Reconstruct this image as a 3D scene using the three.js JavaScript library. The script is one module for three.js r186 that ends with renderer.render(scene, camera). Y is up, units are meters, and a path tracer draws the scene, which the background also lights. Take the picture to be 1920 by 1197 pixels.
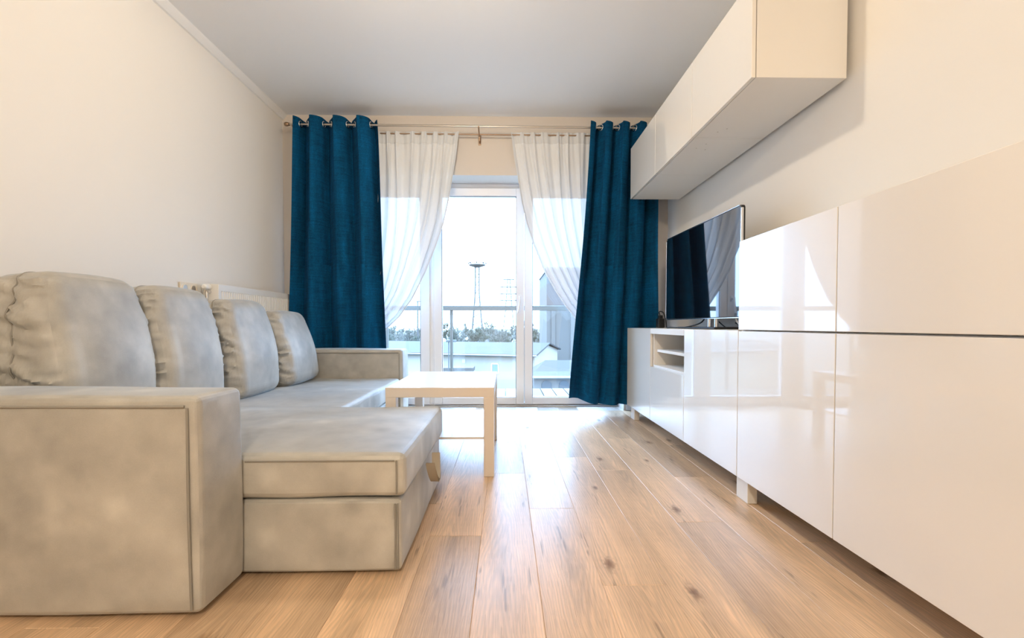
import * as THREE from 'three';
import { RoundedBoxGeometry } from 'three/addons/geometries/RoundedBoxGeometry.js';
import { mergeGeometries, toCreasedNormals } from 'three/addons/utils/BufferGeometryUtils.js';

// ---------------------------------------------------------------- camera
const scene = new THREE.Scene();
const W = 1920, H = 1197, F = 850;
const camera = new THREE.PerspectiveCamera(2 * Math.atan(H / 2 / F) * 180 / Math.PI, W / H, 0.05, 2000);
camera.position.set(0, 0.76, 0);
camera.rotation.order = 'YXZ';
camera.rotation.y = -1.0 * Math.PI / 180;
camera.rotation.x = -1.4 * Math.PI / 180;
camera.setViewOffset(W, H, -(962.84 - 960), -(630.77 - 598.5), W, H);

// ---------------------------------------------------------------- sky (overcast: three times as bright overhead as at the horizon)
{
  const w = 256, h = 128, d = new Float32Array(w * h * 4);
  for (let j = 0; j < h; j++) {
    const s = Math.max(0, Math.sin(((j + 0.5) / h - 0.5) * Math.PI));
    for (let i = 0; i < w; i++) {
      const L = 5.4 * (1 + 2 * s), k = (j * w + i) * 4;
      d[k] = 0.58 * L; d[k + 1] = 0.95 * L; d[k + 2] = 1.5 * L; d[k + 3] = 1;
    }
  }
  const t = new THREE.DataTexture(d, w, h, THREE.RGBAFormat, THREE.FloatType);
  t.mapping = THREE.EquirectangularReflectionMapping; t.magFilter = THREE.LinearFilter; t.needsUpdate = true;
  scene.background = t;
}
const LAMP_MAIN = 3.3, LAMP_REAR = 8.8;
const WARM = new THREE.Color().setRGB(1, 0.85, 0.66);
const renderer = new THREE.WebGLRenderer();
renderer.toneMapping = THREE.LinearToneMapping;
renderer.toneMappingExposure = 1.07;
renderer.shadowMap.enabled = true;

// ---------------------------------------------------------------- helpers
let seed = 7;
const rnd = () => { seed = (seed * 1664525 + 1013904223) >>> 0; return seed / 4294967296; };
const rr = (a, b) => a + (b - a) * rnd();
const lerp = (a, b, t) => a + (b - a) * t, clamp = (x, a, b) => Math.min(b, Math.max(a, x));
const smooth = (a, b, x) => { const t = clamp((x - a) / (b - a), 0, 1); return t * t * (3 - 2 * t); };
const hash = (x, y) => { let h = Math.imul(x, 374761393) + Math.imul(y, 668265263) | 0; h = Math.imul(h ^ (h >>> 13), 1274126177); return ((h ^ (h >>> 16)) >>> 0) / 4294967296; };
function vn(x, y) {
  const ix = Math.floor(x), iy = Math.floor(y), fx = x - ix, fy = y - iy, u = fx * fx * (3 - 2 * fx), v = fy * fy * (3 - 2 * fy);
  return lerp(lerp(hash(ix, iy), hash(ix + 1, iy), u), lerp(hash(ix, iy + 1), hash(ix + 1, iy + 1), u), v);
}
const fbm = (x, y, o = 4) => { let s = 0, a = 0.5; for (let i = 0; i < o; i++) { s += a * vn(x, y); x = x * 2.03 + 17.1; y = y * 2.03 + 9.7; a *= 0.5; } return s; };
const n3 = (x, y, z) => vn(x + z * 0.71 + 3.1, y - z * 0.53) * 0.5 + vn(x * 0.8 - 5.3, z + y * 0.37) * 0.5;

const names = {};
const numbered = (n) => { const k = names[n] = (names[n] ?? -1) + 1; return k ? n + '_' + String(k).padStart(3, '0') : n; };
function shade(o) { o.castShadow = true; o.receiveShadow = true; return o; }
function mesh(name, geo, mat, parent) { const m = shade(new THREE.Mesh(Array.isArray(geo) ? merge(geo) : geo, mat)); m.name = numbered(name); parent.add(m); return m; }
function merge(list) {
  return mergeGeometries(list.map((g) => { const q = g.index ? g.toNonIndexed() : g; for (const k of Object.keys(q.attributes)) if (!['position', 'normal', 'uv'].includes(k)) q.deleteAttribute(k); return q; }));
}
function thing(name, label, category, [x, y, z] = [0, 0, 0], group) {
  const g = new THREE.Group(); g.name = numbered(name); g.position.set(x, y, z); scene.add(g);
  g.userData = { label, category }; if (group) g.userData.group = group;
  return g;
}
function struct(name) { const g = new THREE.Group(); g.name = name; g.userData.kind = 'structure'; scene.add(g); return g; }
// box given by its limits, rounded edges, world-sized uv
function span(x0, x1, y0, y1, z0, z1, r = 0.002, seg = 1) {
  const w = Math.abs(x1 - x0), h = Math.abs(y1 - y0), d = Math.abs(z1 - z0);
  const g = r > 0 ? new RoundedBoxGeometry(w, h, d, seg, Math.min(r, w / 2.01, h / 2.01, d / 2.01)) : new THREE.BoxGeometry(w, h, d);
  g.translate((x0 + x1) / 2, (y0 + y1) / 2, (z0 + z1) / 2);
  return worldUV(g);
}
function worldUV(g) {
  const q = g.index ? g.toNonIndexed() : g, p = q.attributes.position, uv = new Float32Array(p.count * 2);
  for (let i = 0; i < p.count; i += 3) {
    const a = new THREE.Vector3().fromBufferAttribute(p, i), b = new THREE.Vector3().fromBufferAttribute(p, i + 1), c = new THREE.Vector3().fromBufferAttribute(p, i + 2);
    const n = b.clone().sub(a).cross(c.clone().sub(a)); const ax = Math.abs(n.x), ay = Math.abs(n.y), az = Math.abs(n.z);
    [a, b, c].forEach((v, k) => { const [s, t] = ax >= ay && ax >= az ? [v.z, v.y] : ay >= az ? [v.x, v.z] : [v.x, v.y]; uv[(i + k) * 2] = s; uv[(i + k) * 2 + 1] = t; });
  }
  q.setAttribute('uv', new THREE.BufferAttribute(uv, 2));
  return q;
}
const V = (x, y, z) => new THREE.Vector3(x, y, z);
function tube(pts, r, seg = 40, rad = 8, closed = false) { return new THREE.TubeGeometry(new THREE.CatmullRomCurve3(pts.map((p) => p.isVector3 ? p : V(...p)), closed), seg, r, rad, closed); }
function rod(a, b, r0, r1 = r0, n = 8) {
  const A = V(...a), B = V(...b), d = B.clone().sub(A), g = new THREE.CylinderGeometry(r1, r0, d.length(), n);
  g.applyQuaternion(new THREE.Quaternion().setFromUnitVectors(V(0, 1, 0), d.clone().normalize())); g.translate((A.x + B.x) / 2, (A.y + B.y) / 2, (A.z + B.z) / 2);
  return g;
}
function cloth(nu, nv, fn) {
  const pos = [], uv = [], idx = [];
  for (let j = 0; j <= nv; j++) for (let i = 0; i <= nu; i++) { const [x, y, z, s = i / nu, t = j / nv] = fn(i / nu, j / nv); pos.push(x, y, z); uv.push(s, t); }
  for (let j = 0; j < nv; j++) for (let i = 0; i < nu; i++) { const a = j * (nu + 1) + i; idx.push(a, a + nu + 1, a + 1, a + 1, a + nu + 1, a + nu + 2); }
  const g = new THREE.BufferGeometry(); g.setAttribute('position', new THREE.Float32BufferAttribute(pos, 3)); g.setAttribute('uv', new THREE.Float32BufferAttribute(uv, 2)); g.setIndex(idx); g.computeVertexNormals();
  return g;
}
// upholstered block: rounded edges, faces swelling by bulge, wrinkles by warp(p, n) -> metres along n
function padPoint(p, half, r, bulge, warp) {
  const q = V(clamp(p.x, -half.x + r, half.x - r), clamp(p.y, -half.y + r, half.y - r), clamp(p.z, -half.z + r, half.z - r));
  const n = p.clone().sub(q); if (n.lengthSq() < 1e-12) n.set(0, 1, 0); n.normalize();
  const o = q.clone().addScaledVector(n, r), sx = 1 - (q.x / half.x) ** 2, sy = 1 - (q.y / half.y) ** 2, sz = 1 - (q.z / half.z) ** 2;
  o.x += n.x * bulge[0] * sy * sz; o.y += n.y * bulge[1] * sx * sz; o.z += n.z * bulge[2] * sx * sy;
  if (warp) o.addScaledVector(n, warp(o, n));
  return o;
}
function pad(w, h, d, { r = 0.02, bulge = [0, 0, 0], seg = 18, warp, shape } = {}) {
  const half = V(w / 2, h / 2, d / 2), g = new THREE.BoxGeometry(2, 2, 2, seg, seg, seg), p = g.attributes.position, uv = g.attributes.uv, nn = g.attributes.normal, cut = 0.64;
  const map = (s, hf) => Math.abs(s) <= cut ? s / cut * (hf - r) : Math.sign(s) * (hf - r + (Math.abs(s) - cut) / (1 - cut) * r);
  for (let i = 0; i < p.count; i++) {
    const v = V(map(p.getX(i), half.x), map(p.getY(i), half.y), map(p.getZ(i), half.z));
    const ax = Math.abs(nn.getX(i)), ay = Math.abs(nn.getY(i));
    if (ax > 0.5) uv.setXY(i, v.z, v.y); else if (ay > 0.5) uv.setXY(i, v.x, v.z); else uv.setXY(i, v.x, v.y);
    const o = padPoint(v, half, r, bulge, warp); if (shape) shape(o);
    p.setXYZ(i, o.x, o.y, o.z);
  }
  return toCreasedNormals(g, 1.2);
}

// ---------------------------------------------------------------- textures and materials
function dataTex(w, h, fn, srgb = true) {
  const d = new Uint8Array(w * h * 4);
  for (let j = 0; j < h; j++) for (let i = 0; i < w; i++) { const c = fn(i, j), k = (j * w + i) * 4; d[k] = c[0]; d[k + 1] = c[1]; d[k + 2] = c[2]; d[k + 3] = 255; }
  const t = new THREE.DataTexture(d, w, h); t.wrapS = t.wrapT = THREE.RepeatWrapping; t.magFilter = THREE.LinearFilter; t.minFilter = THREE.LinearMipmapLinearFilter; t.generateMipmaps = true;
  if (srgb) t.colorSpace = THREE.SRGBColorSpace; t.needsUpdate = true; return t;
}
const std = (r, g, b, rough = 0.6, more = {}) => { const m = new THREE.MeshPhysicalMaterial({ roughness: rough, ...more }); m.color.setRGB(r, g, b); return m; };
const M = {
  wall: std(0.84, 0.81, 0.76, 0.92), ceiling: std(0.89, 0.90, 0.91, 0.95), shadedBackwall: std(0.70, 0.64, 0.575, 0.92), trim: std(0.86, 0.86, 0.85, 0.7),  // back wall: wall paint with its shade mixed into the colour
  gloss: std(0.86, 0.825, 0.765, 0.25, { clearcoat: 1, clearcoatRoughness: 0.03 }), cabinet: std(0.84, 0.81, 0.76, 0.5), dark: std(0.02, 0.02, 0.02, 0.7),
  pvc: std(0.82, 0.80, 0.79, 0.35), pane: std(1, 1, 1, 0, { transmission: 1, thickness: 0, ior: 1.5 }), seal: std(0.06, 0.055, 0.05, 0.7),
  lack: std(0.78, 0.70, 0.62, 0.35, { clearcoat: 0.4, clearcoatRoughness: 0.15 }),
  chrome: std(0.75, 0.75, 0.76, 0.15, { metalness: 1 }), steel: std(0.55, 0.5, 0.44, 0.35, { metalness: 1 }), bronze: std(0.36, 0.25, 0.17, 0.4, { metalness: 0.9 }),
  screen: std(0.004, 0.004, 0.006, 0.04, { ior: 1.75, clearcoat: 1, clearcoatRoughness: 0.0 }), black: std(0.012, 0.012, 0.013, 0.35),
  radiator: std(0.84, 0.82, 0.78, 0.35), cream: std(0.78, 0.70, 0.58, 0.5), cable: std(0.01, 0.01, 0.01, 0.5), whitecable: std(0.75, 0.73, 0.7, 0.5),
};

// ================================================================ SETTING
const XL = -1.93, XR = 1.432, ZB = -4.0, ZF = 2.6, YC = 2.58, ZW = -4.24;   // room limits; window plane
const OX0 = -1.56, OX1 = 1.05, OY = 2.07;                                       // window opening

// oak planks
const PX = 300, PY = 1500;
function oak(n) {
  const ox = n * 37.3, knots = [];
  for (let k = 0; k < [1, 0, 2, 1, 0, 1][n]; k++) knots.push([rr(0.2, 0.8), rr(0.08, 0.92), rr(0.02, 0.036)]);
  const cx = rr(0.3, 0.7), tone = [1, 0.95, 1.04, 0.98, 1.02, 0.93][n % 6], bump = new Uint8Array(PX * PY);
  const map = dataTex(PX, PY, (i, j) => {
    const x = i / PX * 0.1865, y = j / PY * 1.286;                       // metres
    let kd = 0, gx = x, gy = y;
    for (const [kx, ky, kr] of knots) {
      const dx = x - kx * 0.1865, dy = (y - ky * 1.286) * 0.45, d = Math.hypot(dx, dy), e = Math.exp(-((d / (kr * 1.3)) ** 2));
      gx += dx * e * -0.9 + Math.sign(dx || 1) * e * 0.012; kd = Math.max(kd, Math.exp(-((d / (kr * (0.30 + 0.25 * vn(x * 160 + ox, y * 90)))) ** 2)));
    }
    gx += (fbm(x * 9 + ox, y * 1.6, 3) - 0.45) * 0.06;
    const u = (gx - cx * 0.1865), cath = Math.sqrt(u * u + 0.0009) * 1.0 + y * 0.035 + (fbm(x * 5 + ox, y * 0.8 + ox, 2) - 0.4) * 0.06;
    const ring = 0.5 + 0.5 * Math.sin(cath * 2 * Math.PI * 150 + fbm(x * 30, y * 4 + ox, 2) * 5), fine = fbm(gx * 520 + ox, y * 7, 3), broad = fbm(x * 16 + ox, y * 2.3, 3);
    const pore = smooth(0.62, 0.8, vn(gx * 900 + ox, y * 22)) * (0.4 + 0.6 * ring);
    const crack = smooth(0.80, 0.93, vn(x * 26 + ox * 2, y * 3.2 + 4)) * smooth(0.45, 0.75, vn(x * 200 + ox, y * 16));
    let L = 1.03 + (broad - 0.45) * 0.30 + (ring - 0.5) * 0.075 + (fine - 0.45) * 0.16 - pore * 0.10 - crack * 0.20; L *= tone;
    bump[j * PX + i] = clamp(190 + (ring - 0.5) * 60 + (fine - 0.45) * 120 - pore * 110 - kd * 60, 0, 255);
    const k = clamp(kd * 0.8 + (kd > 0.02 ? 0.12 * kd : 0), 0, 1);
    return [lerp(206, 124, k) * L, lerp(175, 94, k) * L * (1 - 0.01 * ring), lerp(142, 68, k) * L * (1 - 0.02 * ring)].map((v) => clamp(v, 0, 255));
  });
  const bt = dataTex(PX, PY, (i, j) => { const b = bump[j * PX + i]; return [b, b, b]; }, false);
  return std(1, 1, 1, 0.45, { specularIntensity: 0.7, map, bumpMap: bt, bumpScale: 0.0005, clearcoat: 0.4, clearcoatRoughness: 0.27 });
}
const oaks = [0, 1, 2, 3, 4, 5].map(oak);
{
  const floor = struct('floor');
  mesh('subfloor', span(XL - 0.15, XR + 0.15, -0.16, -0.009, ZW - 0.04, ZF + 0.15, 0), std(0.2, 0.13, 0.07, 0.9), floor);
  const PW = 0.1865, PL = 1.286, T = 0.0085, B = 0.0014;
  const plank = (w, l, v0, v1) => {                                           // chamfered top edges, uv across and along
    const x = w / 2 - 0.00015, z = l / 2 - 0.00015, top = 0, y1 = -B, y0 = -T, P = [], U = [];
    const quad = (a, b, c, d) => { for (const v of [a, b, c, a, c, d]) { P.push(...v); U.push(v[0] / PW + 0.5, lerp(v0, v1, v[2] / l + 0.5)); } };
    const t = [[-x + B, top, z - B], [x - B, top, z - B], [x - B, top, -z + B], [-x + B, top, -z + B]], m = [[-x, y1, z], [x, y1, z], [x, y1, -z], [-x, y1, -z]], b = m.map(([q, , s]) => [q, y0, s]);
    quad(...t); for (let k = 0; k < 4; k++) { const n = (k + 1) % 4; quad(m[k], m[n], t[n], t[k]); quad(b[k], b[n], m[n], m[k]); } quad(b[3], b[2], b[1], b[0]);
    const g = new THREE.BufferGeometry(); g.setAttribute('position', new THREE.Float32BufferAttribute(P, 3)); g.setAttribute('uv', new THREE.Float32BufferAttribute(U, 2)); g.computeVertexNormals(); return g;
  };
  const full = plank(PW, PL, 0, 1); let count = 0;
  const firstJoint = { 0: -1.858, 1: -1.30, 2: -2.35, '-1': -1.02, '-2': -1.62, 3: -1.72, 4: -0.95, 5: -1.55 };
  for (let k = -11; k <= 7; k++) {
    let x0 = 0.098 + k * PW, x1 = x0 + PW; const cxp = (x0 + x1) / 2;
    if (x1 < XL + 0.005 || x0 > XR - 0.005) continue;
    x0 = Math.max(x0, XL + 0.004); x1 = Math.min(x1, XR - 0.004);
    const zend = cxp > OX0 + 0.03 && cxp < OX1 - 0.03 ? ZW - 0.03 : ZB - 0.002;
    let z = (firstJoint[k] ?? rr(-2.2, -1)); while (z < ZF) z += PL;
    for (; z > zend; z -= PL) {
      const b = Math.min(z, ZF), a = Math.max(z - PL, zend); if (b - a < 0.02) continue;
      const whole = b - a > PL - 1e-6 && x1 - x0 > PW - 1e-6;
      const m = mesh('plank', whole ? full : plank(x1 - x0, b - a, (a - (z - PL)) / PL, (b - (z - PL)) / PL), oaks[(count * 5 + Math.floor(rnd() * 6)) % 6], floor);
      m.position.set((x0 + x1) / 2, 0, (a + b) / 2); if (rnd() < 0.5 && whole) m.rotation.y = Math.PI; count++;
    }
  }
}
function solid(name, ...args) { const m = mesh(name, span(...args.slice(0, 6), 0), args[6], scene); m.userData.kind = 'structure'; return m; }
solid('wall_left', XL - 0.15, XL, -0.1, YC, ZB - 0.4, ZF + 0.15, M.wall);
solid('wall_right', XR, XR + 0.15, -0.1, YC, ZB - 0.4, ZF + 0.15, M.wall);
solid('wall_rear', XL - 0.15, XR + 0.15, -0.1, YC, ZF, ZF + 0.15, M.wall);
solid('ceiling', XL - 0.15, XR + 0.15, YC, YC + 0.2, ZB - 0.4, ZF + 0.15, M.ceiling);
{
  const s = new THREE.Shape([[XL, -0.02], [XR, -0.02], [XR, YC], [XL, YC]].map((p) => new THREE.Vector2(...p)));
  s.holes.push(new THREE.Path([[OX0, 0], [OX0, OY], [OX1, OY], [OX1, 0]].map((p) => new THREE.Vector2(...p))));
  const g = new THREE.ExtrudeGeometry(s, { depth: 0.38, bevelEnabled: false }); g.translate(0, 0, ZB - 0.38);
  const m = mesh('wall_back', g, M.shadedBackwall, scene); m.userData.kind = 'structure';
}
{
  const b1 = mesh('baseboard_left', span(XL, XL + 0.014, 0.001, 0.06, ZB + 0.001, ZF - 0.001, 0.003), M.trim, scene), b3 = mesh('baseboard_back', [span(OX1 + 0.02, XR - 0.015, 0.001, 0.06, ZB, ZB + 0.014, 0.003), span(XL + 0.015, OX0 - 0.02, 0.001, 0.06, ZB, ZB + 0.014, 0.003)], M.trim, scene);
  const cove = new THREE.Shape([[0, 0], [0, -0.045], [0.012, -0.042], [0.036, -0.012], [0.04, 0]].map((p) => new THREE.Vector2(...p)));
  const g = new THREE.ExtrudeGeometry(cove, { depth: ZF - ZB, bevelEnabled: false }); g.translate(XL, YC, ZB);
  const t = mesh('trim_1', g, M.trim, scene);
  for (const o of [b1, b3, t]) o.userData.kind = 'structure';
}

// ---------------------------------------------------------------- balcony window: three white sashes
{
  const w = struct('window_1'), zf = ZW, d = 0.07, FR = 0.055, S = 0.068;
  const mids = [-0.686, 0.175];                                                // joints between the sashes
  mesh('frame', [span(OX0, OX1, OY - FR, OY, zf - d, zf, 0.004), span(OX0, OX1, 0.0, 0.03, zf - d, zf, 0.004), span(OX0, OX0 + FR, 0.03, OY - FR, zf - d, zf, 0.004), span(OX1 - FR, OX1, 0.03, OY - FR, zf - d, zf, 0.004), span(mids[0] - 0.028, mids[0] + 0.028, 0.03, OY - FR, zf - d, zf, 0.004)], M.pvc, w);
  const sash = (a, b, sl, sr) => {
    const s = new THREE.Group(); s.name = numbered('sash'); w.add(s);
    const y0 = 0.018, y1 = OY - FR + 0.012, z1 = zf + 0.02, z0 = zf - 0.055, g0 = 0.085, g1 = 1.952;
    mesh('stile', span(a, a + sl, y0, y1, z0, z1, 0.006, 2), M.pvc, s); mesh('stile', span(b - sr, b, y0, y1, z0, z1, 0.006, 2), M.pvc, s);
    mesh('rail', span(a + sl, b - sr, y0, g0, z0, z1, 0.006, 2), M.pvc, s); mesh('rail', span(a + sl, b - sr, g1, y1, z0, z1, 0.006, 2), M.pvc, s);
    mesh('gasket', [span(a + sl, a + sl + 0.004, g0, g1, z1 - 0.012, z1 - 0.006, 0), span(b - sr - 0.004, b - sr, g0, g1, z1 - 0.012, z1 - 0.006, 0), span(a + sl, b - sr, g0, g0 + 0.004, z1 - 0.012, z1 - 0.006, 0), span(a + sl, b - sr, g1 - 0.004, g1, z1 - 0.012, z1 - 0.006, 0)], M.seal, s);
    const g = new THREE.PlaneGeometry(b - a - sl - sr, g1 - g0); g.translate((a + b) / 2, (g0 + g1) / 2, zf - 0.02); mesh('pane', g, M.pane, s);
    return s;
  };
  sash(OX0 + 0.04, mids[0] - 0.018, 0.075, 0.085);
  const c = sash(mids[0] + 0.02, mids[1] - 0.002, 0.075, 0.074);
  sash(mids[1] + 0.002, OX1 - 0.04, 0.073, 0.075);
  mesh('handle', [span(0.118, 0.146, 0.985, 1.045, zf + 0.02, zf + 0.03, 0.004, 2), rod([0.132, 1.012, zf + 0.028], [0.132, 1.012, zf + 0.065], 0.009), tube([[0.132, 1.022, zf + 0.062], [0.134, 1.0, zf + 0.066], [0.128, 0.93, zf + 0.066], [0.118, 0.875, zf + 0.062]], 0.0105, 24, 10)], M.pvc, c);
  mesh('hinge', [rod([mids[0] + 0.03, 0.11, zf + 0.024], [mids[0] + 0.03, 0.2, zf + 0.024], 0.009), rod([mids[0] + 0.03, 1.82, zf + 0.024], [mids[0] + 0.03, 1.9, zf + 0.024], 0.009)], M.pvc, c);
  mesh('threshold', span(OX0 + 0.005, OX1 - 0.005, 0.0, 0.012, zf + 0.021, zf + 0.05, 0.003), M.steel, w);
}

// ---------------------------------------------------------------- ceiling lamps (above the frame)
function pendant(x, z, power, label, drop = 0.1, size = 0.045) {
  const t = thing('pendant_lamp', label, 'lamp', [x, YC, z]);
  mesh('ceiling_rose', new THREE.CylinderGeometry(0.05, 0.055, 0.02, 24).translate(0, -0.01, 0), M.trim, t);
  mesh('cord', rod([0, -0.02, 0], [0, -drop + 0.06, 0], 0.003), M.whitecable, t);
  mesh('lamp_holder', new THREE.CylinderGeometry(0.018, 0.02, 0.05, 16).translate(0, -drop + 0.055, 0), M.trim, t);
  mesh('added_light_baffle', new THREE.LatheGeometry([[0.021, -drop + size + 0.012], [0.16, -drop + size * 0.4], [0.162, -drop + size * 0.4 + 0.004], [0.021, -drop + size + 0.018]].map((p) => new THREE.Vector2(...p)), 40), M.trim, t);  // unseen dish, added to keep direct bulb light off the ceiling
  const glow = std(1, 0.95, 0.85, 0.3); glow.emissive.copy(WARM); glow.emissiveIntensity = 3;
  mesh('bulb', new THREE.SphereGeometry(size, 24, 16).translate(0, -drop, 0), glow, t);
  const l = new THREE.PointLight(WARM, power, 0, 2); l.name = numbered('lamp_light'); l.position.set(0, -drop, 0); l.castShadow = true; l.shadow.radius = size / 0.02 * 0.9; t.add(l);
}
pendant(-0.35, -2.1, LAMP_MAIN, 'small white pendant bulb on the ceiling over the sofa and coffee table');
pendant(-0.1, 1.05, LAMP_REAR, 'low-hanging white pendant bulb behind the viewer, nearest the rear wall', 0.45, 0.07);

// ================================================================ SOFA
const velvetMap = dataTex(512, 512, (i, j) => {
  const per = (s, o) => { const x = i / 512 * s, y = j / 512 * s, a = i / 512, b = j / 512; return lerp(lerp(fbm(x + o, y + o, 3), fbm(x - s + o, y + o, 3), a), lerp(fbm(x + o, y - s + o, 3), fbm(x - s + o, y - s + o, 3), a), b); };
  const v = (per(5, 3) - 0.44) * 0.75 + (per(16, 40) - 0.44) * 0.35 + (hash(i, j) - 0.5) * 0.05; const L = 1 + v * 0.62;
  return [177 * L, 174 * L, 166 * L].map((c) => clamp(c, 0, 255));
});
velvetMap.repeat.set(1.25, 1.25);
const weave = dataTex(256, 256, (i, j) => { const b = 128 + (hash(i, j + 999) - 0.5) * 160; return [b, b, b]; }, false); weave.repeat.set(9, 9);
M.velvet = std(1, 1, 1, 0.55, { clearcoat: 0.35, clearcoatRoughness: 0.5, map: velvetMap, bumpMap: weave, bumpScale: 0.0003, sheen: 1, sheenRoughness: 0.5 }); M.velvet.sheenColor.setRGB(0.66, 0.84, 1);
M.piping = std(0.27, 0.255, 0.225, 0.8);
const soft = (amp, f, ph) => (p) => amp * (n3(p.x * f + ph, p.y * f, p.z * f + ph) - 0.5);
{
  const sofa = thing('corner_sofa', 'large grey velvet corner sofa with chaise and square arms along the left wall', 'sofa');
  const SX = -1.80;
  const block = (name, x0, x1, y0, y1, z0, z1, o, parent = sofa) => { const g = pad(x1 - x0, y1 - y0, Math.abs(z1 - z0), o); g.translate((x0 + x1) / 2, (y0 + y1) / 2, (z0 + z1) / 2); return mesh(name, g, M.velvet, parent); };
  const loop = (pts, r = 0.0035) => tube(pts, r, pts.length * 6, 6);
  // near arm, its outer panel facing the viewer
  const arm = block('armrest', SX, -0.783, 0.012, 0.578, -1.16, -1.362, { r: 0.022, bulge: [0.010, 0.006, 0.004], seg: 28, warp: (p, n) => soft(0.008, 5, 1)(p) + (Math.abs(n.z) > 0.7 ? 0.003 * Math.sin(p.y * 7) * n3(p.x * 3, p.y * 4, 0) : 0) });
  mesh('piping', [loop([[SX + 0.03, 0.553, -1.1565], [-1.4, 0.554, -1.1555], [-1.0, 0.553, -1.1555], [-0.812, 0.553, -1.156]]), loop([[-0.806, 0.55, -1.156], [-0.806, 0.3, -1.1545], [-0.804, 0.03, -1.157]])], M.piping, arm);
  // far arm
  const arm2 = block('armrest', SX, -0.783, 0.012, 0.574, -3.45, -3.66, { r: 0.022, bulge: [0.010, 0.006, 0.004], seg: 24, warp: soft(0.008, 5, 8) });
  mesh('piping', [loop([[SX + 0.03, 0.55, -3.4465], [-1.3, 0.55, -3.4465], [-0.812, 0.55, -3.446]]), loop([[-0.806, 0.547, -3.446], [-0.806, 0.36, -3.446], [-0.804, 0.03, -3.447]])], M.piping, arm2);
  // backrest
  block('backrest', -1.80, -1.725, 0.012, 0.72, -1.366, -3.446, { r: 0.03, bulge: [0.004, 0.004, 0], seg: 24, warp: soft(0.006, 4, 3) });
  // seat
  block('seat_base', -1.72, -0.815, 0.012, 0.228, -2.172, -3.446, { r: 0.012, bulge: [0.004, 0, 0], seg: 16, warp: soft(0.006, 5, 5) });
  block('seat_cushion', -1.72, -0.80, 0.232, 0.356, -2.172, -3.446, { r: 0.03, bulge: [0.006, 0.012, 0], seg: 30, warp: soft(0.014, 6, 6) });
  // chaise
  const base = block('chaise_base', -1.72, -0.318, 0.012, 0.230, -1.366, -2.165, { r: 0.012, bulge: [0.005, 0, 0.004], seg: 26, warp: soft(0.007, 5, 11) });
  mesh('piping', [loop([[-0.334, 0.22, -1.362], [-0.333, 0.12, -1.361], [-0.334, 0.02, -1.363]], 0.0028), loop([[-0.326, 0.22, -1.364], [-0.325, 0.12, -1.363], [-0.326, 0.02, -1.365]], 0.0022)], M.piping, base);
  const lid = block('chaise_lid', -1.72, -0.303, 0.236, 0.372, -1.364, -2.17, { r: 0.026, bulge: [0.006, 0.012, 0.005], seg: 36, warp: (p, n) => soft(0.012, 6, 21)(p) - (n.y > 0.3 ? 0.0 : 0.0) });
  mesh('piping', [loop([[-0.329, 0.352, -1.3605], [-0.328, 0.3, -1.358], [-0.329, 0.25, -1.3605]], 0.0028), loop([[-0.78, 0.3515, -1.361], [-0.55, 0.353, -1.358], [-0.335, 0.352, -1.3605]], 0.0022)], M.piping, lid);
  const strapAt = (off) => cloth(6, 40, (u, v) => { const e = Math.sin(Math.PI * v), k = lerp(1, 0.86, off); return [-0.300 + u * 0.032 + 0.010 * e, 0.240 - 0.092 * k * Math.pow(e, 0.8), -1.695 - 0.15 * v + (v - 0.5) * 0.02 * off, u * 0.05, v * 0.2]; });
  const strap = [strapAt(0), strapAt(1)];
  mesh('pull_strap', strap, std(0.40, 0.34, 0.26, 0.75), lid);
  for (const [x, z] of [[-0.4, -1.45], [-0.4, -2.08], [-0.9, -1.25], [-0.9, -3.55], [-1.8, -1.25], [-1.8, -3.55]]) mesh('foot', new THREE.CylinderGeometry(0.025, 0.025, 0.02, 14).translate(x, 0.0105, z), M.dark, sofa);

  // four loose back cushions
  const cushions = [
    [-1.54, 1.65, 0.40, 0.575, 0.07, 0.0, 'wide grey velvet back cushion nearest the viewer, behind the near arm, with a wrinkled side'],
    [-1.525, 2.09, 0.40, 0.565, 0.09, 0.01, 'grey velvet back cushion second from the near arm, rising above the arm edge'],
    [-1.52, 2.595, 0.44, 0.535, 0.10, 0.03, 'grey velvet back cushion third from the near arm, in front of the radiator end'],
    [-1.51, 3.13, 0.50, 0.49, 0.17, 0.08, 'smallest grey velvet back cushion leaning at the far arm, by the blue curtain'],
  ];
  cushions.forEach(([x, z, w, h, tilt, turn, label], i) => {
    const t = thing('back_cushion', label, 'cushion', [x, 0.352, -z], 'loose back cushions along the sofa');
    const D = i ? 0.24 : 0.27, half = V(D / 2, h / 2, w / 2), r = 0.065, bulge = [0.034, 0.012, 0.03];
    const warp = (p, n) => {
      const side = Math.abs(n.z), k = smooth(0.45, 0.95, side), front = smooth(0.5, 1, n.x);
      const yy = p.y + p.x * 0.18 + 0.012 * Math.sin(p.x * 22 + i * 2) + 0.02 * (vn(p.x * 9 + i * 5, p.y * 6) - 0.5), ridge = (f, o) => Math.pow(1 - Math.abs(2 * vn(p.x * 7 + o, yy * f + o) - 1), 1.6);
      const wr = 0.6 * ridge(34, i * 7 + 3) + 0.4 * ridge(58, i * 3 + 1);
      return k * (0.029 * (wr - 0.5) - 0.012 * Math.exp(-((p.x / 0.018) ** 2))) + soft(0.022, 5, i * 9 + 2)(p) * (0.6 + 0.3 * front);
    };
    const shape = (o) => { const top = o.y / h + 0.5; o.z *= 1 - 0.10 * smooth(0.6, 1, top) ** 2; o.x *= 1 - 0.22 * smooth(0.35, 1, top); };
    const cg = pad(D, h, w, { r, bulge, seg: 64, warp, shape });
    const place = (g) => { g.rotateZ(tilt); g.rotateY(turn); g.translate(0, h / 2 + 0.004, 0); return g; };
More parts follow.
